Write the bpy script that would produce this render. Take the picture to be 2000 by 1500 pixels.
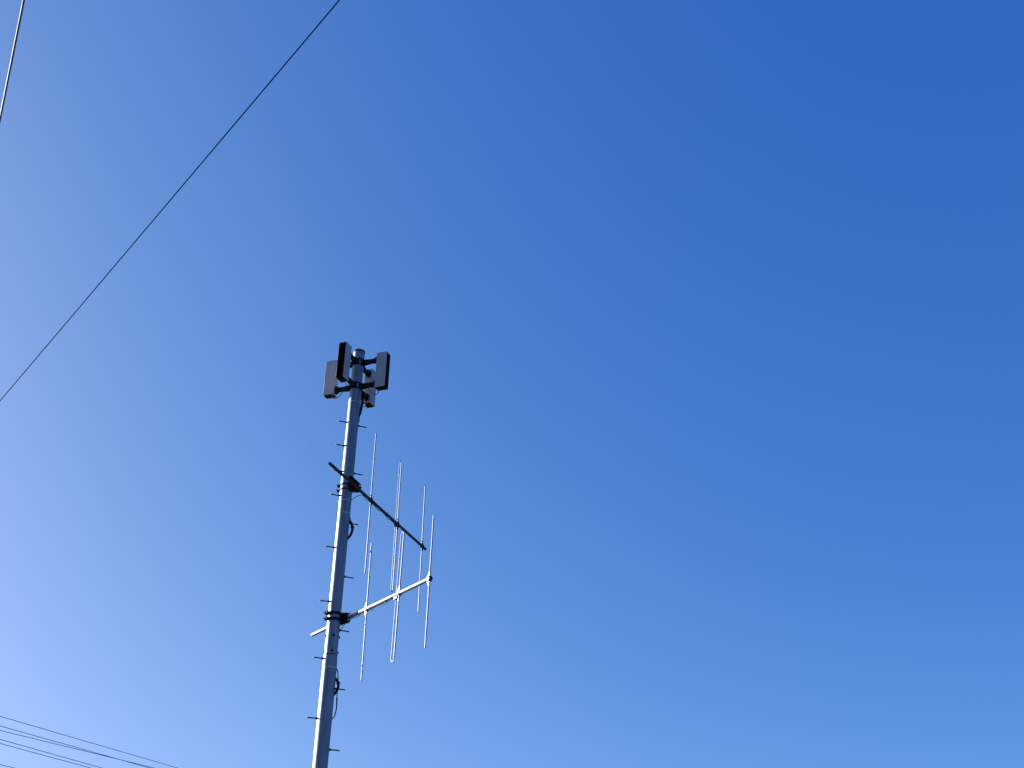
import bpy, math, random
from mathutils import Vector, Matrix

random.seed(7)
for o in list(bpy.data.objects):
    bpy.data.objects.remove(o, do_unlink=True)
S = bpy.context.scene
COL = S.collection
R = math.radians

# ------------------------------------------------------------------ camera
PITCH, ROLL, FPX = 0.5186995, 0.0085699, 2050.05
right, up, fwd = Vector((1, 0, 0)), Vector((0, -math.sin(PITCH), math.cos(PITCH))), Vector((0, math.cos(PITCH), math.sin(PITCH)))
cr, sr = math.cos(ROLL), math.sin(ROLL)
r2, u2 = right * cr + up * sr, up * cr - right * sr
cam = bpy.data.cameras.new('camera')
cam.sensor_fit, cam.sensor_width = 'HORIZONTAL', 36.0
cam.lens = FPX * 36.0 / 2000.0
cam.clip_start, cam.clip_end = 0.1, 5000.0
co = bpy.data.objects.new('camera', cam)
COL.objects.link(co)
m = Matrix.Identity(4)
for i in range(3):
    m[i][0], m[i][1], m[i][2] = r2[i], u2[i], -fwd[i]
m[0][3], m[1][3], m[2][3] = 0.0, 0.0, 1.6
co.matrix_world = m
S.camera = co

# ------------------------------------------------------------------ daylight
SUN_EL, SUN_AZ = R(14.0), R(-66.0)          # azimuth measured from +Y towards +X
SKY_STRENGTH, SUN_STRENGTH, EXPOSURE = 0.05, 5.0, 1.8
W = bpy.data.worlds.new('World')
S.world = W
W.use_nodes = True
nt = W.node_tree
nt.nodes.clear()
sky = nt.nodes.new('ShaderNodeTexSky')
sky.sky_type = 'NISHITA'
sky.sun_disc = False
sky.sun_elevation = SUN_EL
sky.sun_rotation = SUN_AZ
sky.altitude = 0.0
sky.air_density, sky.dust_density, sky.ozone_density = 0.3, 1.5, 0.3
bg = nt.nodes.new('ShaderNodeBackground')
bg.inputs['Strength'].default_value = SKY_STRENGTH
wo = nt.nodes.new('ShaderNodeOutputWorld')
# clear winter air: the sky model is graded per channel to the deep blue of this sky
# per channel: log(out) = a*log(in)^2 + b*log(in) + c, i.e. out = e^c * in^(b + a*log(in))
SKY_GRADE = ((-0.0896, 0.9648, -2.1695), (-0.0399, 0.6675, -1.4508), (0.0473, 0.3004, -0.5935))
sep = nt.nodes.new('ShaderNodeSeparateColor')
com = nt.nodes.new('ShaderNodeCombineColor')
nt.links.new(sky.outputs[0], sep.inputs[0])
def mathnode(op, a, b, c=None):
    n = nt.nodes.new('ShaderNodeMath')
    n.operation = op
    for k, v in enumerate((a, b, c)):
        if v is None:
            continue
        if isinstance(v, float):
            n.inputs[k].default_value = v
        else:
            nt.links.new(v, n.inputs[k])
    return n.outputs[0]
for i, (qa, qb, qc) in enumerate(SKY_GRADE):
    v = mathnode('MAXIMUM', sep.outputs[i], 0.02)
    ln = mathnode('LOGARITHM', v, math.e)
    ex = mathnode('MULTIPLY_ADD', ln, qa, qb)
    pw = mathnode('POWER', v, ex)
    nt.links.new(mathnode('MULTIPLY', pw, math.exp(qc) / (SKY_STRENGTH * 2 ** EXPOSURE)), com.inputs[i])
nt.links.new(com.outputs[0], bg.inputs[0])
nt.links.new(bg.outputs[0], wo.inputs[0])

sl = bpy.data.lights.new('sun', 'SUN')
sl.energy, sl.angle, sl.color = SUN_STRENGTH, R(0.5), (1.0, 0.96, 0.90)
so = bpy.data.objects.new('sun', sl)
COL.objects.link(so)
sd = Vector((math.sin(SUN_AZ) * math.cos(SUN_EL), math.cos(SUN_AZ) * math.cos(SUN_EL), math.sin(SUN_EL)))
so.rotation_euler = sd.to_track_quat('Z', 'Y').to_euler()
S.view_settings.view_transform = 'Standard'
S.view_settings.look = 'None'
S.view_settings.gamma = 1.0
S.view_settings.exposure = EXPOSURE

# ------------------------------------------------------------------ materials
def mat(name, col, rough=0.5, metal=0.0, var=0.12, scale=(6, 6, 1.2), bump=0.0, bscale=60.0, spec=0.5):
    """Principled surface whose colour and gloss wander with object-space noise."""
    M = bpy.data.materials.new(name)
    M.use_nodes = True
    t = M.node_tree
    b = t.nodes['Principled BSDF']
    tc = t.nodes.new('ShaderNodeTexCoord')
    mp = t.nodes.new('ShaderNodeMapping')
    mp.inputs['Scale'].default_value = scale
    t.links.new(tc.outputs['Object'], mp.inputs[0])
    n = t.nodes.new('ShaderNodeTexNoise')
    n.inputs['Scale'].default_value = 3.0
    n.inputs['Detail'].default_value = 6.0
    n.inputs['Roughness'].default_value = 0.62
    t.links.new(mp.outputs[0], n.inputs['Vector'])
    rmp = t.nodes.new('ShaderNodeValToRGB')
    rmp.color_ramp.elements[0].position, rmp.color_ramp.elements[1].position = 0.3, 0.7
    rmp.color_ramp.elements[0].color = tuple(max(0, c * (1 - var)) for c in col) + (1,)
    rmp.color_ramp.elements[1].color = tuple(min(1, c * (1 + var)) for c in col) + (1,)
    t.links.new(n.outputs['Fac'], rmp.inputs[0])
    t.links.new(rmp.outputs[0], b.inputs['Base Color'])
    mr = t.nodes.new('ShaderNodeMapRange')
    mr.inputs['To Min'].default_value, mr.inputs['To Max'].default_value = max(0.05, rough - 0.08), min(1, rough + 0.08)
    t.links.new(n.outputs['Fac'], mr.inputs[0])
    t.links.new(mr.outputs[0], b.inputs['Roughness'])
    b.inputs['Metallic'].default_value = metal
    b.inputs['Specular IOR Level'].default_value = spec
    if bump:
        n2 = t.nodes.new('ShaderNodeTexNoise')
        n2.inputs['Scale'].default_value = bscale
        t.links.new(tc.outputs['Object'], n2.inputs['Vector'])
        bp = t.nodes.new('ShaderNodeBump')
        bp.inputs['Strength'].default_value = bump
        bp.inputs['Distance'].default_value = 0.01
        t.links.new(n2.outputs['Fac'], bp.inputs['Height'])
        t.links.new(bp.outputs[0], b.inputs['Normal'])
    return M

GALV = mat('galvanised_steel', (0.19, 0.21, 0.24), 0.45, 0.7, 0.30, (6, 6, 0.6))
GALV_DARK = mat('weathered_zinc', (0.040, 0.042, 0.046), 0.7, 0.1, 0.2, (20, 20, 20), spec=0.1)
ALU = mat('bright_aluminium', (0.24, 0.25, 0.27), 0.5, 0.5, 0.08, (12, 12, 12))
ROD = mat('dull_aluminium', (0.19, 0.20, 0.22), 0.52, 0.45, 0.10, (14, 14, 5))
BOOM_SHADED = mat('shaded_aluminium', (0.055, 0.058, 0.066), 0.6, 0.3, 0.15, (14, 14, 14), spec=0.2)  # darker copy of the aluminium: the upper boom's shade painted into its colour
STRAP = mat('stainless_strap', (0.45, 0.45, 0.45), 0.4, 0.4, 0.08, (20, 20, 20))
HOUSING = mat('grey_powder_coat', (0.37, 0.36, 0.355), 0.5, 0.0, 0.06, (5, 5, 2), 0.08, 220.0)
BLACK = mat('black_plastic', (0.012, 0.012, 0.013), 0.45, 0.0, 0.2, (15, 15, 15))
BRACKET = mat('dark_painted_steel', (0.015, 0.015, 0.017), 0.7, 0.0, 0.35, (22, 22, 22), spec=0.12)
UNDER = mat('brown_black_base', (0.011, 0.009, 0.0075), 0.8, 0.0, 0.3, (18, 18, 18), spec=0.1)
RUBBER = mat('black_cable_sheath', (0.008, 0.008, 0.010), 0.7, 0.0, 0.2, (10, 10, 10), spec=0.1)
WIRE = mat('grey_black_cable', (0.038, 0.038, 0.042), 0.65, 0.0, 0.15, (4, 4, 4))
LINEW = mat('black_line_wire', (0.0035, 0.0035, 0.004), 0.9, 0.0, 0.15, (4, 4, 4), spec=0.0)

def grille_mat():
    M = bpy.data.materials.new('perforated_black_grille')
    M.use_nodes = True
    t = M.node_tree
    b = t.nodes['Principled BSDF']
    tc = t.nodes.new('ShaderNodeTexCoord')
    v = t.nodes.new('ShaderNodeTexVoronoi')
    v.inputs['Scale'].default_value = 130.0
    v.inputs['Randomness'].default_value = 0.0
    t.links.new(tc.outputs['Object'], v.inputs['Vector'])
    rmp = t.nodes.new('ShaderNodeValToRGB')
    rmp.color_ramp.elements[0].position, rmp.color_ramp.elements[1].position = 0.30, 0.36
    rmp.color_ramp.elements[0].color = (0.0008, 0.0008, 0.0008, 1)
    rmp.color_ramp.elements[1].color = (0.004, 0.004, 0.0045, 1)
    t.links.new(v.outputs['Distance'], rmp.inputs[0])
    t.links.new(rmp.outputs[0], b.inputs['Base Color'])
    b.inputs['Roughness'].default_value = 0.7
    b.inputs['Specular IOR Level'].default_value = 0.02
    return M
GRILLE = grille_mat()

def ground_mat():
    M = bpy.data.materials.new('asphalt_and_verge')
    M.use_nodes = True
    t = M.node_tree
    b = t.nodes['Principled BSDF']
    tc = t.nodes.new('ShaderNodeTexCoord')
    big = t.nodes.new('ShaderNodeTexNoise')
    big.inputs['Scale'].default_value = 0.05
    big.inputs['Detail'].default_value = 4.0
    t.links.new(tc.outputs['Object'], big.inputs['Vector'])
    fine = t.nodes.new('ShaderNodeTexNoise')
    fine.inputs['Scale'].default_value = 14.0
    fine.inputs['Detail'].default_value = 8.0
    t.links.new(tc.outputs['Object'], fine.inputs['Vector'])
    r1 = t.nodes.new('ShaderNodeValToRGB')
    r1.color_ramp.elements[0].position, r1.color_ramp.elements[1].position = 0.46, 0.54
    r1.color_ramp.elements[0].color = (0.034, 0.034, 0.036, 1)
    r1.color_ramp.elements[1].color = (0.038, 0.046, 0.020, 1)
    t.links.new(big.outputs['Fac'], r1.inputs[0])
    mx = t.nodes.new('ShaderNodeMixRGB')
    mx.blend_type = 'OVERLAY'
    mx.inputs[0].default_value = 0.6
    t.links.new(r1.outputs[0], mx.inputs[1])
    t.links.new(fine.outputs['Fac'], mx.inputs[2])
    t.links.new(mx.outputs[0], b.inputs['Base Color'])
    b.inputs['Roughness'].default_value = 0.9
    return M

# ------------------------------------------------------------------ mesh building
class MB:
    def __init__(s):
        s.v, s.f, s.sm = [], [], []

    def add(s, vs, fs, smooth):
        b = len(s.v)
        s.v += [tuple(v) for v in vs]
        s.f += [tuple(b + i for i in f) for f in fs]
        s.sm += smooth if isinstance(smooth, list) else [smooth] * len(fs)

    def box(s, lo, hi, bev=0.0, M=None):
        lo, hi = Vector(lo), Vector(hi)
        c, h = (lo + hi) / 2, (hi - lo) / 2
        b = min(bev, min(h) * 0.45)
        if b <= 0:
            vs = [c + Vector((x * h.x, y * h.y, z * h.z)) for z in (-1, 1) for x, y in ((-1, -1), (1, -1), (1, 1), (-1, 1))]
            fs = [(3, 2, 1, 0), (4, 5, 6, 7), (0, 1, 5, 4), (1, 2, 6, 5), (2, 3, 7, 6), (3, 0, 4, 7)]
        else:
            # chamfered box: one vertex per corner and face direction
            idx, vs, fs = {}, [], []
            for sx in (-1, 1):
                for sy in (-1, 1):
                    for sz in (-1, 1):
                        for ax in range(3):
                            p = [sx * (h.x - b), sy * (h.y - b), sz * (h.z - b)]
                            p[ax] += (sx, sy, sz)[ax] * b
                            idx[(sx, sy, sz, ax)] = len(vs)
                            vs.append(c + Vector(p))
            def q(keys, n):
                ids = [idx[k] for k in keys]
                nn = (vs[ids[1]] - vs[ids[0]]).cross(vs[ids[2]] - vs[ids[1]])
                fs.append(tuple(ids if nn.dot(Vector(n)) > 0 else ids[::-1]))
            for ax in range(3):
                o1, o2 = [a for a in range(3) if a != ax]
                for sg in (-1, 1):
                    ks = []
                    for a, bb in ((-1, -1), (1, -1), (1, 1), (-1, 1)):
                        k = [0, 0, 0]
                        k[ax], k[o1], k[o2] = sg, a, bb
                        ks.append(tuple(k) + (ax,))
                    n = [0, 0, 0]
                    n[ax] = sg
                    q(ks, n)
                for a in (-1, 1):
                    for bb in (-1, 1):
                        k1, k2 = [0, 0, 0], [0, 0, 0]
                        k1[ax], k2[ax] = -1, 1
                        for k in (k1, k2):
                            k[o1], k[o2] = a, bb
                        n = [0, 0, 0]
                        n[o1], n[o2] = a, bb
                        q([tuple(k1) + (o1,), tuple(k2) + (o1,), tuple(k2) + (o2,), tuple(k1) + (o2,)], n)
            for sx in (-1, 1):
                for sy in (-1, 1):
                    for sz in (-1, 1):
                        q([(sx, sy, sz, 0), (sx, sy, sz, 1), (sx, sy, sz, 2)], (sx, sy, sz))
        if M:
            vs = [M @ v for v in vs]
        s.add(vs, fs, False)

    def tube(s, pts, rad, n=12, caps=True, closed=False):
        pts = [Vector(p) for p in pts]
        N = len(pts)
        rads = rad if isinstance(rad, (list, tuple)) else [rad] * N
        vs, fs, sm = [], [], []
        ref = None
        for i, p in enumerate(pts):
            if closed:
                d = pts[(i + 1) % N] - pts[i - 1]
            else:
                d = pts[min(i + 1, N - 1)] - pts[max(i - 1, 0)]
            d.normalize()
            if ref is None:
                ref = Vector((0, 0, 1)) if abs(d.z) < 0.9 else Vector((1, 0, 0))
            a = (ref - d * ref.dot(d)).normalized()
            b = d.cross(a)
            ref = a
            for k in range(n):
                t = 2 * math.pi * k / n
                vs.append(p + (a * math.cos(t) + b * math.sin(t)) * rads[i])
        for i in range(N if closed else N - 1):
            j = (i + 1) % N
            for k in range(n):
                l = (k + 1) % n
                fs.append((i * n + k, i * n + l, j * n + l, j * n + k))
                sm.append(True)
        if caps and not closed:
            fs += [tuple(range(n))[::-1], tuple((N - 1) * n + k for k in range(n))]
            sm += [False, False]
        s.add(vs, fs, sm)

    def rod(s, a, b, r, n=16, soft=True):
        """a straight rod with softly chamfered ends"""
        a, b = Vector(a), Vector(b)
        d = (b - a).normalized()
        e = min(r * 0.35, (b - a).length * 0.2)
        if soft:
            s.tube([a, a + d * e, b - d * e, b], [r * 0.7, r, r, r * 0.7], n)
        else:
            s.tube([a, b], r, n)

    def lathe(s, prof, n=48, c=(0, 0, 0), closed=False):
        """prof: (radius, z) pairs turned about the z axis through c"""
        c = Vector(c)
        vs, fs, sm = [], [], []
        for r, z in prof:
            for k in range(n):
                t = 2 * math.pi * k / n
                vs.append(c + Vector((r * math.cos(t), r * math.sin(t), z)))
        P = len(prof)
        for i in range(P if closed else P - 1):
            j = (i + 1) % P
            for k in range(n):
                l = (k + 1) % n
                fs.append((i * n + k, i * n + l, j * n + l, j * n + k))
                sm.append(True)
        if not closed:
            fs += [tuple(range(n))[::-1], tuple((P - 1) * n + k for k in range(n))]
            sm += [False, False]
        s.add(vs, fs, sm)

    def arc_plate(s, c, r0, r1, z0, z1, a0, a1, n=14):
        """a curved plate hugging the pole between two angles"""
        c = Vector(c)
        vs, fs, sm = [], [], []
        for i in range(n + 1):
            t = a0 + (a1 - a0) * i / n
            d = Vector((math.cos(t), math.sin(t), 0))
            for r, z in ((r0, z0), (r1, z0), (r1, z1), (r0, z1)):
                vs.append(c + d * r + Vector((0, 0, z)))
        for i in range(n):
            for k in range(4):
                l = (k + 1) % 4
                fs.append((i * 4 + k, (i + 1) * 4 + k, (i + 1) * 4 + l, i * 4 + l))
                sm.append(False)
        fs += [(0, 1, 2, 3), (n * 4 + 3, n * 4 + 2, n * 4 + 1, n * 4)]
        sm += [False, False]
        s.add(vs, fs, sm)

    def prism(s, poly, axis, lo, hi):
        """poly in the two other axes (in order), extruded along axis from lo to hi"""
        n = len(poly)
        def P(u, v, w):
            return {0: (w, u, v), 1: (u, w, v), 2: (u, v, w)}[axis]
        vs = [P(u, v, lo) for u, v in poly] + [P(u, v, hi) for u, v in poly]
        fs = [tuple(range(n))[::-1], tuple(range(n, 2 * n))] + [(i, (i + 1) % n, n + (i + 1) % n, n + i) for i in range(n)]
        s.add(vs, fs, False)

    def hexnut(s, c, d, r, h):
        c, d = Vector(c), Vector(d).normalized()
        s.tube([c, c + d * h * 0.85, c + d * h], [r, r, r * 0.8], 6)
        for i in range(len(s.sm) - 20, len(s.sm)):
            s.sm[i] = False

    def build(s, name, material, parent=None):
        me = bpy.data.meshes.new(name)
        me.from_pydata(s.v, [], s.f)
        me.polygons.foreach_set('use_smooth', s.sm)
        import bmesh
        bm = bmesh.new()
        bm.from_mesh(me)
        bmesh.ops.recalc_face_normals(bm, faces=bm.faces)
        bm.to_mesh(me)
        bm.free()
        try:
            me.set_sharp_from_angle(angle=R(38))
        except Exception:
            pass
        me.materials.append(material)
        me.update()
        o = bpy.data.objects.new(name, me)
        COL.objects.link(o)
        if parent:
            o.parent = parent
        return o

def tag(o, label, cat, group=None):
    o['label'], o['category'] = label, cat
    if group:
        o['group'] = group
    return o

def empty(name, loc, rot=(0, 0, 0)):
    o = bpy.data.objects.new(name, None)
    o.empty_display_size = 0.2
    o.location, o.rotation_euler = loc, rot
    COL.objects.link(o)
    return o

def link_copy(o, parent=None):
    c = o.copy()
    COL.objects.link(c)
    c.parent = parent
    for ch in [x for x in CHILDREN[o.name]]:
        link_copy(ch, c)
    return c

def smooth_path(ctrl, k=8):
    """Catmull-Rom through the control points"""
    P = [Vector(p) for p in ctrl]
    out = []
    for i in range(len(P) - 1):
        p0, p1, p2, p3 = P[max(i - 1, 0)], P[i], P[i + 1], P[min(i + 2, len(P) - 1)]
        for j in range(k):
            t = j / k
            out.append(0.5 * ((2 * p1) + (p2 - p0) * t + (2 * p0 - 5 * p1 + 4 * p2 - p3) * t * t + (3 * p1 - p0 - 3 * p2 + p3) * t ** 3))
    out.append(P[-1])
    return out

# ------------------------------------------------------------------ ground
g = MB()
g.add([(-1500, -1500, 0), (1500, -1500, 0), (1500, 1500, 0), (-1500, 1500, 0)], [(0, 1, 2, 3)], False)
go = g.build('ground', ground_mat())
go['kind'] = 'structure'

# ------------------------------------------------------------------ the steel pole
PX, PY = -2.969902, 17.321548
LEAN = (0.00125707, 0.00008)
RP, RL = 0.10815, 0.1187            # upper and lower shaft radius
POLE_ROT = (-LEAN[1], LEAN[0], 0.0)
def axis(z):
    return Vector((PX + LEAN[0] * z, PY + LEAN[1] * z, z))
TO_CAM = math.atan2(-PY, -PX)       # direction from the pole to the photographer, in plan
pole = tag(empty('steel_pole', (PX, PY, 0), POLE_ROT), 'tall round galvanised steel pole carrying the loudspeakers and both antennas', 'pole')

b = MB()
b.lathe([(RL, 0.02), (RL, 6.165), (RL - 0.001, 6.185), (RP + 0.004, 6.272), (RP + 0.0035, 6.285)], 64)
b.build('lower_section', GALV, pole)
b = MB()
b.lathe([(RP, 6.2855), (RP, 12.15)], 64)
b.build('upper_section', GALV, pole)
b = MB()
b.lathe([(RP + 0.006, 6.2865), (RP + 0.006, 6.299), (RP + 0.001, 6.301), (RP + 0.001, 6.2865)], 64, closed=True)
b.build('joint_ring', GALV_DARK, pole)
b = MB()
b.lathe([(0.1125, 12.138), (0.1135, 12.142), (0.1135, 12.170), (0.110, 12.181), (0.098, 12.188), (0.04, 12.192)], 64)
b.build('cap', GALV_DARK, pole)
b = MB()
b.lathe([(0.26, 0.004), (0.26, 0.04), (RL + 0.02, 0.045), (RL + 0.004, 0.06)], 48)
for k in range(8):
    t = 2 * math.pi * k / 8
    b.hexnut((0.21 * math.cos(t), 0.21 * math.sin(t), 0.04), (0, 0, 1), 0.024, 0.03)
b.build('base_plate', GALV, pole)

# climbing bolts, alternating on the two sides
DL, DR = math.atan2(-0.418, -0.909), math.atan2(0.418, 0.909)
def step_bolt(z, ang, rs):
    ang += R(random.uniform(-2.5, 2.5))
    d = Vector((math.cos(ang), math.sin(ang), random.uniform(-0.03, 0.03))).normalized()
    o = Vector((0, 0, z))
    q = MB()
    q.tube([o + d * (rs - 0.004), o + d * (rs + 0.006), o + d * (rs + 0.02), o + d * (rs + 0.034)], [0.012, 0.021, 0.019, 0.010], 12)
    q.rod(o + d * (rs + 0.03), o + d * (rs + 0.158), 0.0105, 12)
    q.rod(o + d * (rs + 0.156), o + d * (rs + 0.167), 0.0205, 14)
    return q.build('step_bolt', GALV_DARK, pole)
for z in (10.615, 10.128, 9.611, 9.138, 8.160, 7.195, 6.22, 5.265):
    step_bolt(z, DL, RP if z > 6.28 else RL - 0.003 if z > 6.17 else RL)
for z in (10.585, 9.621, 8.657, 7.667, 6.727, 5.753, 4.799):
    step_bolt(z, DR, RP if z > 6.28 else RL)

# hexagonal joint bolts above the joint
for z in (6.600, 6.345):
    for k in range(4):
        t = TO_CAM + R(9) + k * math.pi / 2
        d = Vector((math.cos(t), math.sin(t), 0))
        q = MB()
        q.tube([d * (RP - 0.003) + Vector((0, 0, z)), d * (RP + 0.004) + Vector((0, 0, z))], 0.024, 16)
        q.hexnut(d * (RP + 0.003) + Vector((0, 0, z)), d, 0.0195, 0.017)
        q.build('joint_bolt', GALV_DARK, pole)

# steel straps with their buckles
LEFT = TO_CAM - math.pi / 2 - R(8)
for z, rs, bk in ((11.035, RP, False), (9.035, RP, False), (8.800, RP, True), (6.075, RL, True)):
    q = MB()
    q.lathe([(rs + 0.0006, z - 0.009), (rs + 0.0030, z - 0.009), (rs + 0.0030, z + 0.009), (rs + 0.0006, z + 0.009)], 64, closed=True)
    st = q.build('strap', STRAP, pole)
    if bk:
        q = MB()
        Mx = Matrix.Translation(Vector((math.cos(LEFT) * (rs + 0.011), math.sin(LEFT) * (rs + 0.011), z))) @ Matrix.Rotation(LEFT, 4, 'Z')
        q.box((-0.010, -0.018, -0.016), (0.014, 0.018, 0.016), 0.004, Mx)
        q.build('buckle', GALV_DARK, st)

# thin bands gripping the four loudspeaker saddles
for z in (11.843, 11.967, 11.323, 11.447):
    q = MB()
    q.lathe([(RP + 0.001, z - 0.008), (RP + 0.012, z - 0.008), (RP + 0.012, z + 0.008), (RP + 0.001, z + 0.008)], 64, closed=True)
    q.build('clamp_band', BRACKET, pole)

# ------------------------------------------------------------------ four loudspeakers round the top
BW, BD, BH, BR, BZ = 0.1560, 0.2120, 0.7520, 0.531, 11.270
spk = empty('loudspeaker', (0, 0, 0))
CHILDREN = {}
def kids(p, *ch):
    CHILDREN[p.name] = list(ch)
    for c in ch:
        CHILDREN.setdefault(c.name, [])
hx, hy = BD / 2, BW / 2
q = MB()
T = 0.006
q.box((-hx, -hy, 0.0), (hx, -hy + T, BH), 0.002)                       # side
q.box((-hx, hy - T, 0.0), (hx, hy, BH), 0.002)                        # side
q.box((-hx, -hy + T, 0.0), (-hx + T, hy - T, BH), 0.0)                 # back
q.box((-hx + T, -hy + T, BH - T), (hx - 0.002, hy - T, BH - 0.001), 0.0)   # top
q.box((-hx + T, -hy + T, 0.012), (hx - 0.012, hy - T, 0.018), 0.0)     # bottom tray
housing = q.build('housing', HOUSING, spk)
q = MB()
q.box((hx - 0.014, -hy + T + 0.0008, 0.0195), (hx - 0.005, hy - T - 0.0008, BH - T - 0.002), 0.0)
grille = q.build('grille', GRILLE, spk)
q = MB()
q.box((-hx + T + 0.0008, -hy + T + 0.0008, 0.004), (hx - 0.001, hy - T - 0.0008, 0.0115), 0.0)
q.box((-hx + 0.03, -hy + 0.03, -0.002), (hx - 0.05, hy - 0.03, 0.0045), 0.002)
base = q.build('base_panel', UNDER, spk)
q = MB()
q.tube([(-hx + 0.045, 0.035, -0.014), (-hx + 0.045, 0.035, 0.004)], [0.011, 0.013], 12)
q.tube([(-hx + 0.045, 0.035, -0.016), (-hx + 0.045, 0.035, -0.010)], [0.008, 0.008], 12)
gland = q.build('cable_gland', STRAP, base)

def arm(zc):
    """bracket arm: saddle on the pole, tapered channel, pivot knuckle and back plate"""
    q = MB()
    cx = -BR
    q.arc_plate((cx, 0, 0), RP + 0.001, RP + 0.009, zc - 0.066, zc + 0.066, R(-33), R(33))
    for sy in (-1, 1):                                                # saddle ears with bolts
        a = R(33) * sy
        d = Vector((math.cos(a), math.sin(a), 0))
        e = Vector((cx, 0, zc)) + d * (RP + 0.004)
        M = Matrix.Translation(e) @ Matrix.Rotation(a, 4, 'Z')
        q.box((-0.002, -0.006, -0.066), (0.024, 0.006, 0.066), 0.002, M)
        for dz in (-0.045, 0.045):
            q.hexnut(e + d * 0.014 + Vector((-d.y, d.x, 0)) * 0.006 * sy + Vector((0, 0, dz)), Vector((-d.y, d.x, 0)) * sy, 0.010, 0.010)
    x0, x1 = cx + RP + 0.006, -hx - 0.125
    for sy in (-1, 1):                                                # cheeks
        q.prism([(x0, zc - 0.055), (x1, zc - 0.036), (x1 + 0.03, zc - 0.034), (x1 + 0.03, zc + 0.034), (x1, zc + 0.036), (x0 + 0.05, zc + 0.050), (x0, zc + 0.060)], 1, sy * 0.026 - 0.003, sy * 0.026 + 0.003)
    q.box((x0, -0.023, zc - 0.034), (x1, 0.023, zc + 0.030), 0.0)
    q.box((x1 + 0.012, -0.033, zc - 0.045), (x1 + 0.062, 0.033, zc + 0.045), 0.006)   # tilt block
    q.box((x1 + 0.060, -0.024, zc - 0.030), (x1 + 0.085, 0.024, zc + 0.030), 0.004)
    q.box((x1 + 0.070, -0.046, zc - 0.064), (-hx - 0.008, 0.046, zc + 0.064), 0.007)  # pivot block
    q.box((-hx - 0.012, -0.050, zc - 0.068), (-hx - 0.0005, 0.050, zc + 0.068), 0.002)  # plate on the back
    for sy in (-1, 1):
        q.hexnut((x1 + 0.037, sy * 0.033, zc), (0, sy, 0), 0.016, 0.014)
        q.hexnut((x1 + 0.10, sy * 0.046, zc), (0, sy, 0), 0.020, 0.016)
    for sz in (-1, 1):
        q.hexnut((x1 + 0.10, 0.0, zc + sz * 0.064), (0, 0, sz), 0.020, 0.018)
        q.hexnut((x0 + 0.06, 0.0, zc - 0.034) if sz < 0 else (x0 + 0.06, 0.0, zc + 0.030), (0, 0, sz), 0.012, 0.014)
    return q.build('bracket_arm', BRACKET, spk)
ARMZ = (11.385 - BZ, 11.905 - BZ)
arms = [arm(z) for z in ARMZ]
q = MB()
q.tube(smooth_path([(-hx + 0.045, 0.035, -0.012), (-hx + 0.040, 0.037, -0.05), (-hx - 0.005, 0.04, -0.085), (-hx - 0.07, 0.036, -0.075), (-hx - 0.14, 0.03, -0.01), (-hx - 0.18, 0.026, 0.07), (-hx - 0.2, 0.028, 0.10)], 8), 0.0062, 8)
scable = q.build('speaker_cable', RUBBER, spk)
kids(spk, housing, grille, base, arms[0], arms[1], scable)
kids(base, gland)
SP = [(-19.1, 'slim grey loudspeaker box on the right of the pole, its black grille facing right'),
      (-110.6, 'slim loudspeaker box nearest the viewer, showing its black grille, left of the pole top'),
      (162.9, 'slim grey loudspeaker box hanging furthest left and lower, partly behind the black grille one'),
      (69.2, 'slim grey loudspeaker box behind the pole, lowest of the four, its back and side showing')]
for i, (a, lab) in enumerate(SP):
    o = spk if i == 0 else link_copy(spk)
    t = R(a)
    o.location = axis(BZ) + Vector((math.cos(t), math.sin(t), 0)) * BR
    o.rotation_euler = (0, 0, t)
    tag(o, lab, 'loudspeaker', 'slim loudspeakers round the top of the pole')

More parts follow.
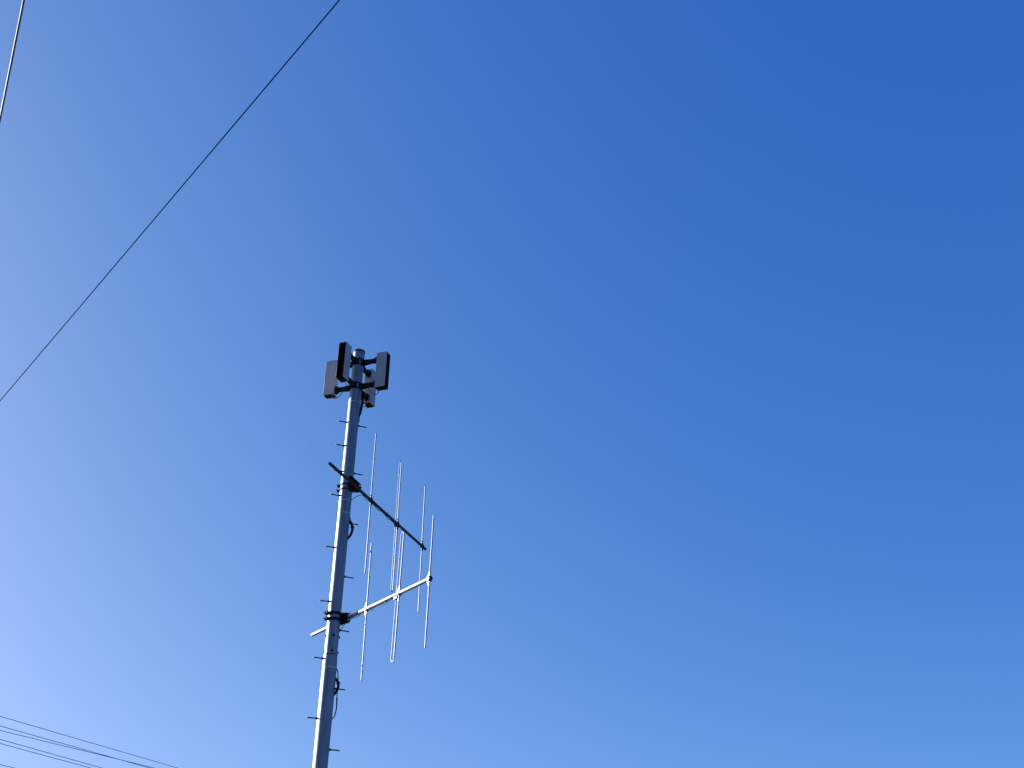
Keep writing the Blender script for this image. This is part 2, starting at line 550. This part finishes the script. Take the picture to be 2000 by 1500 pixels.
# ------------------------------------------------------------------ the two three-element antennas
def antenna(name, label, az, off, z, stub, refl, dip, dire, end, sl, halves, leans, shifts, rb, heavy):
    n = Vector((math.sin(az), -math.cos(az), 0))
    root = tag(empty(name, axis(z) + n * off, (0, 0, az)), label, 'antenna', 'three element antennas on the pole')
    sd = 1 if off > 0 else -1
    ay = off                                    # local y of the pole axis
    c = lambda s, dy=0, dz=0: Vector((s, dy, sl * s + dz))
    q = MB()
    q.tube([c(stub), c(stub + 0.004), c(end - 0.004), c(end)], [rb * 0.9, rb, rb, rb * 0.9], 28)
    boom = q.build('boom', ALU if heavy else BOOM_SHADED, root)
    q = MB()
    q.tube([c(end - 0.02), c(end + 0.006), c(end + 0.012)], [rb + 0.0025, rb + 0.0025, rb * 0.8], 24)
    q.build('end_cap', BLACK, boom)
    def lean(l):
        l = l + LEAN[0]
        return Vector((l * math.cos(az), -l * math.sin(az), 1.0))
    def gusset(s):
        q = MB()
        fl = -1 if heavy else 1
        poly = [(s + fl * 0.000, 0.125), (s + fl * 0.018, 0.120), (s + fl * 0.075, 0.022), (s + fl * 0.075, -0.022), (s + fl * 0.018, -0.120), (s, -0.125)]
        poly = [(x, zz + sl * s) for x, zz in poly]
        y = -sd * (0.004)
        q.prism(poly if fl > 0 else poly[::-1], 1, -0.004, 0.004)
        q.box((s - 0.022, -rb - 0.006, sl * s - rb - 0.006), (s + 0.022, rb + 0.006, sl * s + rb + 0.006), 0.006)
        for dz in (-0.05, 0.05, -0.095, 0.095):
            q.box((s - 0.014, -0.014, sl * s + dz - 0.006), (s + 0.014, 0.014, sl * s + dz + 0.006), 0.004)
        return q
    for nm, s, h, l, bs, r in (('reflector_element', refl, halves[0], leans[0], shifts[0], 0.0112), ('director_element', dire, halves[2], leans[2], shifts[2], 0.0112)):
        q = MB()
        v = lean(l)
        q.rod(c(s) + v * (bs - h), c(s) + v * (bs + h), r, 16)
        e = q.build(nm, ROD, root)
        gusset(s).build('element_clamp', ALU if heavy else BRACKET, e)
    # folded dipole: a thick driven rod and a thinner return rod joined by round ends
    h, bs, v, sp = halves[1], shifts[1], lean(leans[1]), 0.086
    q = MB()
    pts, rr = [], []
    ctr = c(dip)
    X = Vector((1, 0, 0))
    top, bot = ctr + v * (bs + h - sp / 2), ctr + v * (bs - h + sp / 2)
    for k in range(13):
        t = math.pi * k / 12
        pts.append(top - X * sp / 2 + X * math.cos(t) * sp / 2 + v * math.sin(t) * sp / 2)
        rr.append(0.0072)
    for k in range(13):
        t = math.pi + math.pi * k / 12
        pts.append(bot - X * sp / 2 + X * math.cos(t) * sp / 2 + v * math.sin(t) * sp / 2)
        rr.append(0.0072)
    q.tube(pts + [pts[0]], rr + [rr[0]], 12)
    q.rod(bot + v * 0.0, top, 0.0114, 16)
    dp = q.build('folded_dipole', ROD, root)
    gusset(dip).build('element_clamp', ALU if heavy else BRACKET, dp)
    q = MB()
    q.box((dip - 0.125, -0.028, sl * dip - rb - 0.052), (dip - 0.024, 0.028, sl * dip - rb - 0.003), 0.008)
    q.hexnut((dip - 0.125, 0, sl * dip - rb - 0.028), (-1, 0, 0), 0.014, 0.03)
    q.build('feed_box', BLACK, root)
    # coaxial feeder tied under the boom
    q = MB()
    ctrl = [(dip - 0.15, 0, -rb - 0.030)]
    s0 = 0.30
    N = 9
    for k in range(N):
        s = dip - 0.25 - (dip - 0.25 - s0) * k / (N - 1)
        ctrl.append((s, 0.006 * math.sin(k * 1.9), -rb - 0.007 - (0.020 if k % 3 == 1 else 0.008 if k % 3 == 2 else 0.0)))
    ctrl = [(x, y, zz + sl * x) for x, y, zz in ctrl]
    ctrl += [(0.20, sd * 0.03, -rb - 0.05), (0.10, sd * 0.07, -0.16), (0.02, sd * 0.10, -0.27), (-0.01, ay - sd * (RP - 0.01) * 0.9, -0.34)]
    q.tube(smooth_path(ctrl, 6), 0.0055, 8)
    q.build('feeder_cable', RUBBER, root)
    for s in (refl + 0.12, (refl + dip) / 2 + 0.1, dip - 0.22):
        q = MB()
        q.tube([c(s - 0.006, 0, -0.003), c(s + 0.006, 0, -0.003)], rb + 0.0075, 20)
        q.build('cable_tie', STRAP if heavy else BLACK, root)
    # clamp: channel along the boom, saddle on the pole and two bands with bolts
    q = MB()
    y0, y1 = sd * (rb + 0.002), ay - sd * (RP + 0.004)
    if not heavy:
        x0, x1, zl, zh = -0.27, 0.155, -0.050, 0.105
    else:
        x0, x1, zl, zh = -0.15, 0.165, -0.115, 0.085
    lo, hi = sorted((y0, y0 + sd * 0.010))
    if heavy:
        q.prism([(x0, zl), (x1 - 0.05, zl + 0.05), (x1, -0.03), (x1, zh - 0.02), (x1 - 0.03, zh), (x0, zh)], 1, lo, hi)
    else:
        q.box((x0, lo, zl), (x1, hi, zh), 0.002)
    for zz in (zh, 0.042, -0.036) if not heavy else (zh - 0.006, 0.02, -0.055):
        l2, h2 = sorted((-sd * 0.030, y1 - sd * 0.008))
        q.box((x0 + 0.01, l2, zz - 0.008), (x1 - 0.012, h2, zz), 0.0)
    l2, h2 = sorted((y1 - sd * 0.012, y1 + sd * 0.002))
    q.box((-0.085, l2, -0.075), (0.085, h2, 0.095), 0.002)
    for xx in (x0 + 0.04, x1 - 0.035):
        for zz in (-0.040, 0.040):
            l3, h3 = -sd * (rb + 0.016), y1
            q.rod((xx, l3, zz), (xx, h3, zz), 0.006, 8)
            q.hexnut((xx, -sd * (rb + 0.004), zz), (0, -sd, 0), 0.012, 0.011)
        q.box((xx - 0.014, min(-sd * (rb + 0.005), -sd * (rb + 0.001)), -0.05), (xx + 0.014, max(-sd * (rb + 0.005), -sd * (rb + 0.001)), 0.05), 0.0)
    q.rod((x1 - 0.02, 0, zh - 0.02), (x1 + 0.045, 0, zh - 0.02), 0.008, 10)
    q.rod((x1 - 0.06, 0, zl + 0.03), (x1 + 0.03, 0, zl + 0.03), 0.008, 10)
    q.build('boom_bracket', BRACKET, root)
    for zz in (0.055, -0.042):
        hh = 0.024 if heavy else 0.011
        q = MB()
        q.lathe([(RP + 0.0015, zz - hh), (RP + 0.011, zz - hh), (RP + 0.011, zz + hh), (RP + 0.0015, zz + hh)], 48, (0, ay, 0), closed=True)
        ly = ay + sd * (RP + 0.008)
        for sx in (-1, 1):
            l3, h3 = sorted((ly, ly + sd * 0.055))
            q.box((sx * 0.020 - 0.006, l3, zz - hh - 0.008), (sx * 0.020 + 0.006, h3, zz + hh + 0.008), 0.003)
        q.rod((-0.085, ly + sd * 0.032, zz), (0.085, ly + sd * 0.032, zz), 0.0085, 10)
        q.rod((0.0, ly + sd * 0.02, zz), (0.0, ly + sd * (0.100 if heavy else 0.075), zz - 0.012), 0.0085, 10)
        for sx in (-1, 1):
            q.hexnut((sx * 0.026, ly + sd * 0.032, zz), (sx, 0, 0), 0.025, 0.022)
        q.build('clamp_band', BRACKET, root)
    return root

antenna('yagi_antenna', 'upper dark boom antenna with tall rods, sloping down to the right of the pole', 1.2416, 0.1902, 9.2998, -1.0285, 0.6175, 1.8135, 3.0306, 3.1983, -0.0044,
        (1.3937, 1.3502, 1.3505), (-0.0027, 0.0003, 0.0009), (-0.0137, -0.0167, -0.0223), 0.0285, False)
antenna('yagi_antenna', 'lower bright sunlit boom antenna with white rods, rising to the right of the pole', -0.9117, -0.1902, 6.9272, -1.1052, 0.7365, 1.724, 2.5773, 2.6092, 0.0112,
        (1.162, 1.0562, 1.0587), (-0.004, 0.0158, 0.0143), (-0.0102, -0.0146, -0.0126), 0.0315, True)

# ------------------------------------------------------------------ cables on the pole
RV = Vector((math.cos(TO_CAM + math.pi / 2), math.sin(TO_CAM + math.pi / 2), 0))     # picture right at the pole
TV = Vector((math.cos(TO_CAM), math.sin(TO_CAM), 0))                                 # towards the camera
def on_pole(z, x, t):
    return axis(z) + RV * x + TV * t
def cable(name, label, runs, cat='cable', group=None, r=0.02, extra=None):
    q = MB()
    for ctrl, rr in runs:
        q.tube(smooth_path([on_pole(*p) for p in ctrl], 7), rr, 12)
    if extra:
        extra(q)
    o = q.build(name, RUBBER)
    return tag(o, label, cat, group)
cable('conduit', 'thick black cable bundle down the right side of the pole under the loudspeakers',
      [([(11.33, 0.125, -0.05), (11.22, 0.135, -0.05), (11.10, 0.138, -0.03), (10.98, 0.136, -0.02), (10.88, 0.126, -0.01), (10.80, 0.110, 0.0), (10.74, 0.085, 0.0)], 0.023),
       ([(11.33, 0.16, -0.06), (11.20, 0.15, -0.04), (11.08, 0.128, -0.02), (10.94, 0.118, 0.0), (10.82, 0.108, 0.01), (10.70, 0.112, 0.0), (10.62, 0.10, 0.0)], 0.010)])
cable('conduit', 'thick black cable loop bulging from the pole between the two antennas',
      [([(8.72, 0.09, 0.0), (8.675, 0.118, -0.01), (8.62, 0.150, -0.01), (8.56, 0.168, -0.01), (8.49, 0.166, -0.01), (8.42, 0.145, -0.01), (8.36, 0.11, 0.0), (8.33, 0.085, 0.0)], 0.0225),
       ([(8.80, 0.100, 0.0), (8.74, 0.113, -0.01), (8.70, 0.122, -0.01), (8.66, 0.128, -0.01)], 0.008)],
      group='black cable loops on the right side of the pole',
      extra=lambda q: q.tube([on_pole(8.585, 0.158, -0.01), on_pole(8.555, 0.172, -0.01)], 0.031, 12))
cable('conduit', 'knotted black cable loop with a hanging tail, lowest on the pole below both antennas',
      [([(5.93, 0.10, 0.0), (5.90, 0.128, -0.01), (5.85, 0.160, -0.01), (5.79, 0.170, -0.01), (5.74, 0.160, -0.01), (5.69, 0.135, 0.0), (5.65, 0.11, 0.0)], 0.022),
       ([(6.08, 0.117, 0.0), (6.02, 0.140, 0.0), (5.95, 0.152, 0.0), (5.86, 0.158, 0.0), (5.76, 0.160, 0.0), (5.66, 0.162, 0.0), (5.56, 0.164, 0.0), (5.47, 0.170, 0.0), (5.38, 0.166, 0.0), (5.31, 0.148, 0.0), (5.26, 0.115, 0.0)], 0.0085),
       ([(5.62, 0.163, 0.0), (5.52, 0.171, 0.004), (5.42, 0.170, 0.004), (5.34, 0.158, 0.0)], 0.010)],
      group='black cable loops on the right side of the pole',
      extra=lambda q: (q.tube([on_pole(5.855, 0.158, 0.0), on_pole(5.825, 0.172, 0.0)], 0.030, 12), q.tube([on_pole(5.60, 0.160, 0), on_pole(5.585, 0.166, 0)], 0.014, 10)))

# ------------------------------------------------------------------ wires across the sky
def wire(name, label, fn, t0, t1, r, material, group=None, n=60):
    q = MB()
    q.tube([fn(t0 + (t1 - t0) * i / n) for i in range(n + 1)], r, 10)
    return tag(q.build(name, material), label, 'wire', group)
A0, A1 = Vector((-3.23713278, 4.76399938, 7.2)), Vector((-3.855883, 5.865406, 7.2))
dA = (A1 - A0).normalized()
wire('overhead_cable', 'thick dark cable with a bright sunlit edge in the top left corner', lambda t: A0 + dA * t, -40, 70, 0.0078, WIRE, n=220)
B0, B1 = Vector((-1.36117748, 5.5888604, 8.2)), Vector((-6.73107394, 12.12656315, 8.2))
dB = (B1 - B0).normalized()
LB = (B1 - B0).length
wire('overhead_cable', 'long thin dark wire running diagonally from the top edge to the left edge', lambda t: B0 + dB * t + Vector((0, 0, 0.00035 * t * (t - LB))), -24, 34, 0.0051, LINEW)
L0 = Vector((-17.64314431, 37.37230905, 0))
dL = Vector((0.32992854, 0.94400591, 0))
GL = 'thin power line wires in the bottom left corner'
for z0, k, lab in ((9.5, 0.0, 'topmost of the thin parallel wires in the bottom left corner'),
                   (9.196, -0.0002, 'second thin wire from the top in the bottom left corner, crossing the third'),
                   (9.053, 0.0212, 'third thin wire from the top in the bottom left corner, crossing the second'),
                   (8.778, -0.0097, 'fourth thin wire from the top in the bottom left corner, above a close pair mate'),
                   (8.650, -0.0062, 'fifth thin wire from the top in the bottom left corner, just under the fourth'),
                   (7.986, 0.003, 'lowest thin wire, only a short piece showing at the bottom left corner edge')):
    wire('power_line', lab, lambda t, z0=z0, k=k: L0 + dL * t + Vector((0, 0, z0 + k * t)), -70, 160, 0.0100, LINEW, GL, n=120)
